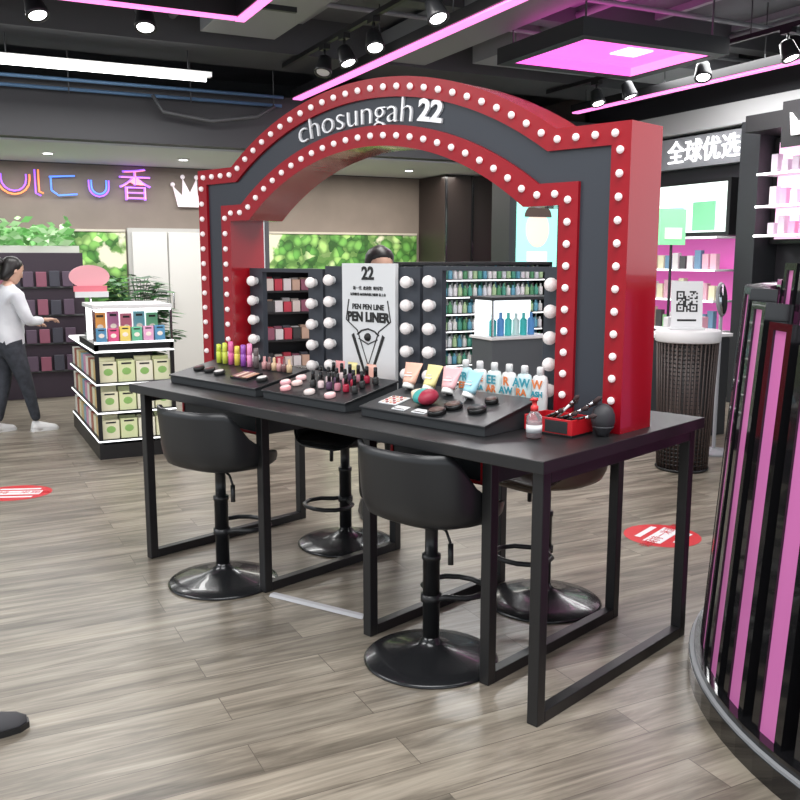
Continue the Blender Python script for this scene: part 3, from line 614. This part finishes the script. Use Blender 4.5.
b.box(-.13,.13,-.04,.06,0,.012,PAPER,M);M2=M@Matrix.Rotation(-.12,4,'X');b.box(-.115,.115,-.0,.008,.01,.36,PAPER,M2)
random.seed(2);g=13;s=.012
def q3(i,j): 
    for a,c in ((0,0),(0,g-5),(g-5,0)):
        if a<=i<a+5 and c<=j<c+5: return (i-a in(0,4)) or (j-c in(0,4)) or (i-a==2 and j-c==2)
    return random.random()<.5
for i in range(g):
    for j in range(g):
        if q3(i,j): b.box(-g*s/2+i*s,-g*s/2+(i+1)*s,-.002,0,.13+j*s,.13+(j+1)*s,INK,M2)
b.box(-.07,.07,-.002,0,.06,.075,INK,M2);b.build('qr_code_stand',FS)
b=MB();b.box(5.6,6.3,5.9,6.4,0,.9,BLKM);b.box(5.58,6.32,5.88,6.42,.9,.93,WHT);products(b,5.65,6.2,6.0,.93,.16,[(.85,.85,.85),(.8,.4,.5),(.3,.3,.35)],.08,.06,.02);b.build('sales_counter',FS,.004)
b=MB();b.lathe([(.17,0),(.16,.02),(.02,.04),(.015,.05),(.015,1.15)],MGRY,(5.6,5.35,0),20);M=Matrix.Translation((5.6,5.35,1.27))@Matrix.Rotation(pi/2-.1,4,'X')@Matrix.Rotation(.5,4,'Y')
b.lathe([(.13,-.012),(.14,0),(.13,.012)],MGRY,(0,0,0),28,M);b.lathe([(.12,.0125),(.12,.014)],GLASS,(0,0,0),28,M);b.build('round_standing_mirror',FS)
def sticker(X,Y,w,h,rot,name='floor_sticker'):
    b=MB();M=Matrix.Translation((X,Y,.001))@Matrix.Rotation(rot,4,'Z')
    pts=[(w/2*math.cos(a*pi/12),h/2*math.sin(a*pi/12)) for a in range(24)]
    b.add([(x,y,0) for x,y in pts],[tuple(range(24))],cm('sticker_red',(.65,.03,.04),.3),M=M)
    b.box(-w*.36,w*.36,-h*.12,h*.12,.0005,.0012,PAPER,M);b.text('请保持一米距离',h*.17,cm('sticker_txt',(.6,.02,.03)),M@Matrix.Translation((0,0,.0018)),.0003)
    b.box(-w*.25,w*.3,h*.2,h*.28,.0005,.0012,PAPER,M);b.box(-w*.2,w*.3,-h*.3,-h*.22,.0005,.0012,PAPER,M);b.build(name)
sticker(-2.66,6.0,.50,.42,.1);sticker(1.53,5.04,.44,.44,.9)
# ================================================================ PEOPLE
def person(name,F,J,E,root,matf,headpos,headrot,hair,shoes,hands,scale=1):
    emp=bpy.data.objects.new(name,None);sc.collection.objects.link(emp);emp.matrix_world=F@Matrix.Scale(scale,4)
    names=list(J);me=bpy.data.meshes.new('b');me.from_pydata([J[k][0] for k in names],[(names.index(a),names.index(c)) for a,c in E],[])
    ob=bpy.data.objects.new('b',me);sc.collection.objects.link(ob)
    ob.modifiers.new('sk','SKIN');sk=me.skin_vertices[0].data
    for i,k in enumerate(names):
        r=J[k][1];sk[i].radius=r if isinstance(r,tuple) else (r,r);sk[i].use_root=(k==root)
    ss=ob.modifiers.new('ss','SUBSURF');ss.levels=2;ss.render_levels=2
    dg=bpy.context.evaluated_depsgraph_get();dg.update();m2=bpy.data.meshes.new_from_object(ob.evaluated_get(dg));bpy.data.objects.remove(ob)
    mats=[]
    for p in m2.polygons:
        m=matf(p.center)
        if m not in mats: mats.append(m)
    m2.materials.clear()
    for m in mats: m2.materials.append(m)
    for p in m2.polygons: p.material_index=mats.index(matf(p.center));p.use_smooth=True
    bo=bpy.data.objects.new('body',m2);sc.collection.objects.link(bo);bo.parent=emp
    HM=Matrix.Translation(headpos)@headrot
    b=MB();R=[]
    for z,rx,ry,oy in ((-.11,.03,.035,.03),(-.10,.042,.05,.025),(-.075,.056,.072,.012),(-.04,.066,.084,.004),(0,.072,.09,0),(.04,.074,.094,-.004),(.075,.066,.085,-.008),(.10,.045,.06,-.01),(.113,.015,.02,-.01)):
        R.append([(rx*math.cos(2*pi*i/20),oy+ry*math.sin(2*pi*i/20),z) for i in range(20)])
    b.loft(R,SKIN,True,True,HM)
    b.loft([[(-.008,.088,.015),(.008,.088,.015),(0,.094,.018)],[(-.014,.082,-.03),(.014,.082,-.03),(0,.108,-.03)],[(-.01,.08,-.036),(.01,.08,-.036),(0,.09,-.04)]],SKIN,True,True,HM)
    for s in (-1,1):
        b.ball((s*.028,.078,.005),.011,PAPER,10,7,HM,(1,.7,.6));b.ball((s*.028,.085,.005),.005,INK,8,6,HM);b.tube([(s*.015,.086,.026),(s*.03,.086,.03),(s*.045,.074,.026)],.003,HAIR,5,HM)
        b.ball((s*.073,-.002,-.005),.022,SKIN,10,7,HM,(.35,.7,1.2))
    b.tube([(-.022,.079,-.062),(0,.086,-.060),(.022,.079,-.062)],[.002,.005,.002],cm('lips',(.5,.15,.14)),6,HM)
    b.build('head',parent=emp)
    b=MB();hair(b,HM);b.build('hair',parent=emp)
    b=MB()
    for (p,yaw,m) in shoes:
        M=Matrix.Translation(p)@Matrix.Rotation(yaw,4,'Z');R=[]
        for y,w,h in ((-.07,.025,.05),(-.06,.036,.085),(-.02,.038,.085),(.03,.04,.07),(.09,.044,.05),(.14,.038,.038),(.165,.015,.022)):
            R.append([(w*math.cos(pi*k/7),y,.012+h*math.sin(pi*k/7)) for k in range(8)])
        b.loft(R,m,True,True,M);R=[]
        for y,w in ((-.075,.025),(-.06,.038),(.0,.037),(.09,.047),(.145,.04),(.172,.016)): R.append([(-w,y,0),(w,y,0),(w,y,.02),(-w,y,.02)])
        b.loft(R,WHT if m==WHT else m,False,True,M)
    b.build('shoes',parent=emp)
    b=MB()
    for p,M0,s in hands:
        M=Matrix.Translation(p)@M0
        R=[]
        for y,w,h in ((-.03,.02,.018),(0,.026,.016),(.04,.038,.014),(.075,.038,.012)):
            R.append([(w*math.cos(2*pi*k/10),y,h*math.sin(2*pi*k/10)) for k in range(10)])
        b.loft(R,SKIN,True,True,M)
        for i,(x,L) in enumerate(((-.028,.065),(-.010,.075),(.009,.07),(.027,.055))):
            x*=s;b.tube([(x,.06,0),(x*1.1,.075+L*.35,-.004),(x*1.12,.075+L*.7,-.018),(x*1.12,.075+L*.9,-.035)],[.009,.0085,.0078,.006],SKIN,8,M)
        b.tube([(-s*.022,.01,0),(-s*.048,.035,-.008),(-s*.056,.06,-.016),(-s*.054,.08,-.024)],[.011,.0105,.009,.007],SKIN,8,M)
    b.build('hands',parent=emp)
    return emp
TOP=noisy('white_knit_top',(.60,.61,.65),(.74,.75,.78),6);PANT=noisy('dark_denim',(.025,.03,.04),(.045,.05,.065),20)
J={'pel':((0,0,.84),(.155,.13)),'waist':((0,.01,.98),(.16,.14)),'chest':((0,.02,1.13),(.165,.14)),'up':((0,.02,1.25),(.125,.10)),'nb':((0,.04,1.325),.055),'nt':((0,.06,1.385),.045),
'shl':((-.175,.02,1.24),.068),'ell':((-.22,.08,1.0),.056),'wrl':((-.14,.24,.97),.034),
'shr':((.175,.03,1.24),.068),'elr':((.22,.10,1.01),.056),'wrr':((.12,.28,1.01),.034),
'hl':((-.08,-.01,.76),.105),'kl':((-.085,-.02,.45),.068),'al':((-.09,-.10,.09),.042),
'hr':((.08,.01,.76),.105),'kr':((.10,.10,.45),.068),'ar':((.115,.17,.09),.042)}
E=[('pel','waist'),('waist','chest'),('chest','up'),('up','nb'),('nb','nt'),('up','shl'),('shl','ell'),('ell','wrl'),('up','shr'),('shr','elr'),('elr','wrr'),('pel','hl'),('hl','kl'),('kl','al'),('pel','hr'),('hr','kr'),('kr','ar')]
def mf(c):
    if c.z>1.335: return SKIN
    if c.z>.83: return TOP
    return PANT
def hair_w(b,HM):
    R=[]
    for z,rx,ry,oy in ((-.11,.045,.03,-.055),(-.07,.066,.052,-.05),(-.02,.079,.07,-.030),(.03,.084,.088,-.018),(.07,.078,.09,-.014),(.10,.058,.07,-.014),(.122,.02,.026,-.012)):
        R.append([(rx*math.cos(2*pi*i/20),oy+ry*math.sin(2*pi*i/20),z) for i in range(20)])
    b.loft(R,HAIR,True,True,HM)
    b.tube([(0,-.08,.03),(0,-.12,.04),(0,-.165,.0),(.01,-.19,-.09),(.015,-.19,-.2),(.015,-.16,-.32)],[.018,.036,.048,.046,.036,.008],HAIR,12,HM)
WF=FW@Matrix.Translation((-3.60,8.20,0))@Matrix.Rotation(-.75,4,'Z')
person('woman_shopper',WF,J,E,'pel',mf,(0,.085,1.46),Matrix.Rotation(-.35,4,'X'),hair_w,[((-.09,-.10,0),.1,WHT),((.115,.19,0),-.15,WHT)],
 [((-.125,.27,.97),Matrix.Rotation(-.2,4,'Z'),-1),((.105,.31,1.015),Matrix.Rotation(.2,4,'Z'),1)],1.02)
BT=mat('black_shirt',(.015,.015,.018),.7);BP=mat('black_trousers',(.012,.012,.014),.7)
J2={'pel':((0,0,.86),(.13,.10)),'waist':((0,0,1.0),(.125,.095)),'chest':((0,.01,1.16),(.14,.105)),'up':((0,.0,1.29),(.12,.09)),'nb':((0,.0,1.37),.058),'nt':((0,.015,1.43),.05),
'shl':((-.175,0,1.285),.058),'ell':((-.215,-.01,1.03),.045),'wrl':((-.20,.06,.81),.03),'shr':((.175,0,1.285),.058),'elr':((.215,-.01,1.03),.045),'wrr':((.20,.06,.81),.03),
'hl':((-.08,0,.80),.098),'kl':((-.085,.02,.47),.062),'al':((-.09,0,.09),.042),'hr':((.08,0,.80),.098),'kr':((.085,.02,.47),.062),'ar':((.09,0,.09),.042)}
def mf2(c):
    if c.z>1.385: return SKIN
    if c.z>.88: return BT
    return BP
def hair_m(b,HM):
    R=[]
    for z,rx,ry,oy in ((-.05,.07,.045,-.05),(-.02,.080,.07,-.030),(.03,.087,.088,-.022),(.07,.084,.094,-.014),(.10,.066,.08,-.010),(.128,.02,.03,-.006)):
        R.append([(rx*math.cos(2*pi*i/20),oy+ry*math.sin(2*pi*i/20),z) for i in range(20)])
    b.loft(R,HAIR,True,True,HM)
PF=FW@Matrix.Translation((-.13,5.52,0))@Matrix.Rotation(pi+.3,4,'Z')
person('shop_assistant',PF,J2,E,'pel',mf2,(0,.03,1.515),Matrix.Rotation(-.12,4,'X'),hair_m,[((-.09,.0,0),.1,BLKP),((.09,.0,0),-.1,BLKP)],
 [((-.20,.07,.79),Matrix.Rotation(-1.3,4,'X'),-1),((.20,.07,.79),Matrix.Rotation(-1.3,4,'X'),1)],1.02)
b=MB();M=Matrix.Translation((-1.46,2.80,0))@Matrix.Rotation(-pi/2+.5,4,'Z');R=[]
for y,w,h in ((-.12,.03,.07),(-.1,.04,.09),(-.03,.045,.085),(.04,.045,.07),(.11,.05,.052),(.16,.042,.04),(.19,.015,.025)): R.append([(w*math.cos(pi*k/9),y,.015+h*math.sin(pi*k/9)) for k in range(10)])
b.loft(R,mat('grey_suede',(.06,.06,.065),.8),True,True,M);R=[]
for y,w in ((-.125,.03),(-.1,.042),(0,.044),(.11,.053),(.165,.044),(.197,.017)): R.append([(-w,y,0),(w,y,0),(w,y,.022),(-w,y,.022)])
b.loft(R,BLK,False,True,M);b.build('suede_shoe')
# ================================================================ LIGHTS
def area(x,y,z,sx,sy,p,col=(1,1,1),name='ceiling_fill_light'):  # added area lamps that brighten the room, separate from the modelled fixtures
    l=bpy.data.lights.new(name,'AREA');l.shape='RECTANGLE';l.size=sx;l.size_y=sy;l.energy=p;l.color=col
    o=bpy.data.objects.new(name,l);sc.collection.objects.link(o);o.matrix_world=FS@Matrix.Translation((x,y,z))
area(0,1.5,3.8,3,1.5,120);area(3,1.5,3.8,3,1.5,110);area(-2.5,5,3.5,1.5,3,150);area(1.2,8.3,3.45,2.5,.5,65,(1,.99,.97))
area(4.9,8.0,3.3,1.6,.5,75);area(2.5,4.8,3.45,1,2,80,(1,.98,.95));area(1.2,11,2.72,4,.8,80);area(5,10.9,2.72,3,.8,65,(1,.95,.88));area(6.9,6.6,3.45,1,2,80)
l=bpy.data.worlds.new('w');sc.world=l;l.use_nodes=True;l.node_tree.nodes['Background'].inputs[0].default_value=(.88,.94,1,1);l.node_tree.nodes['Background'].inputs[1].default_value=1.05
c=bpy.data.cameras.new('camera');c.lens=FOC/800*36;c.sensor_width=36;co=bpy.data.objects.new('camera',c);sc.collection.objects.link(co)
co.matrix_world=FW@Matrix.Translation((0,0,1.6))@Matrix.Rotation(pi/2-TH,4,'X');sc.camera=co
sc.view_settings.view_transform='Standard';sc.view_settings.exposure=.15
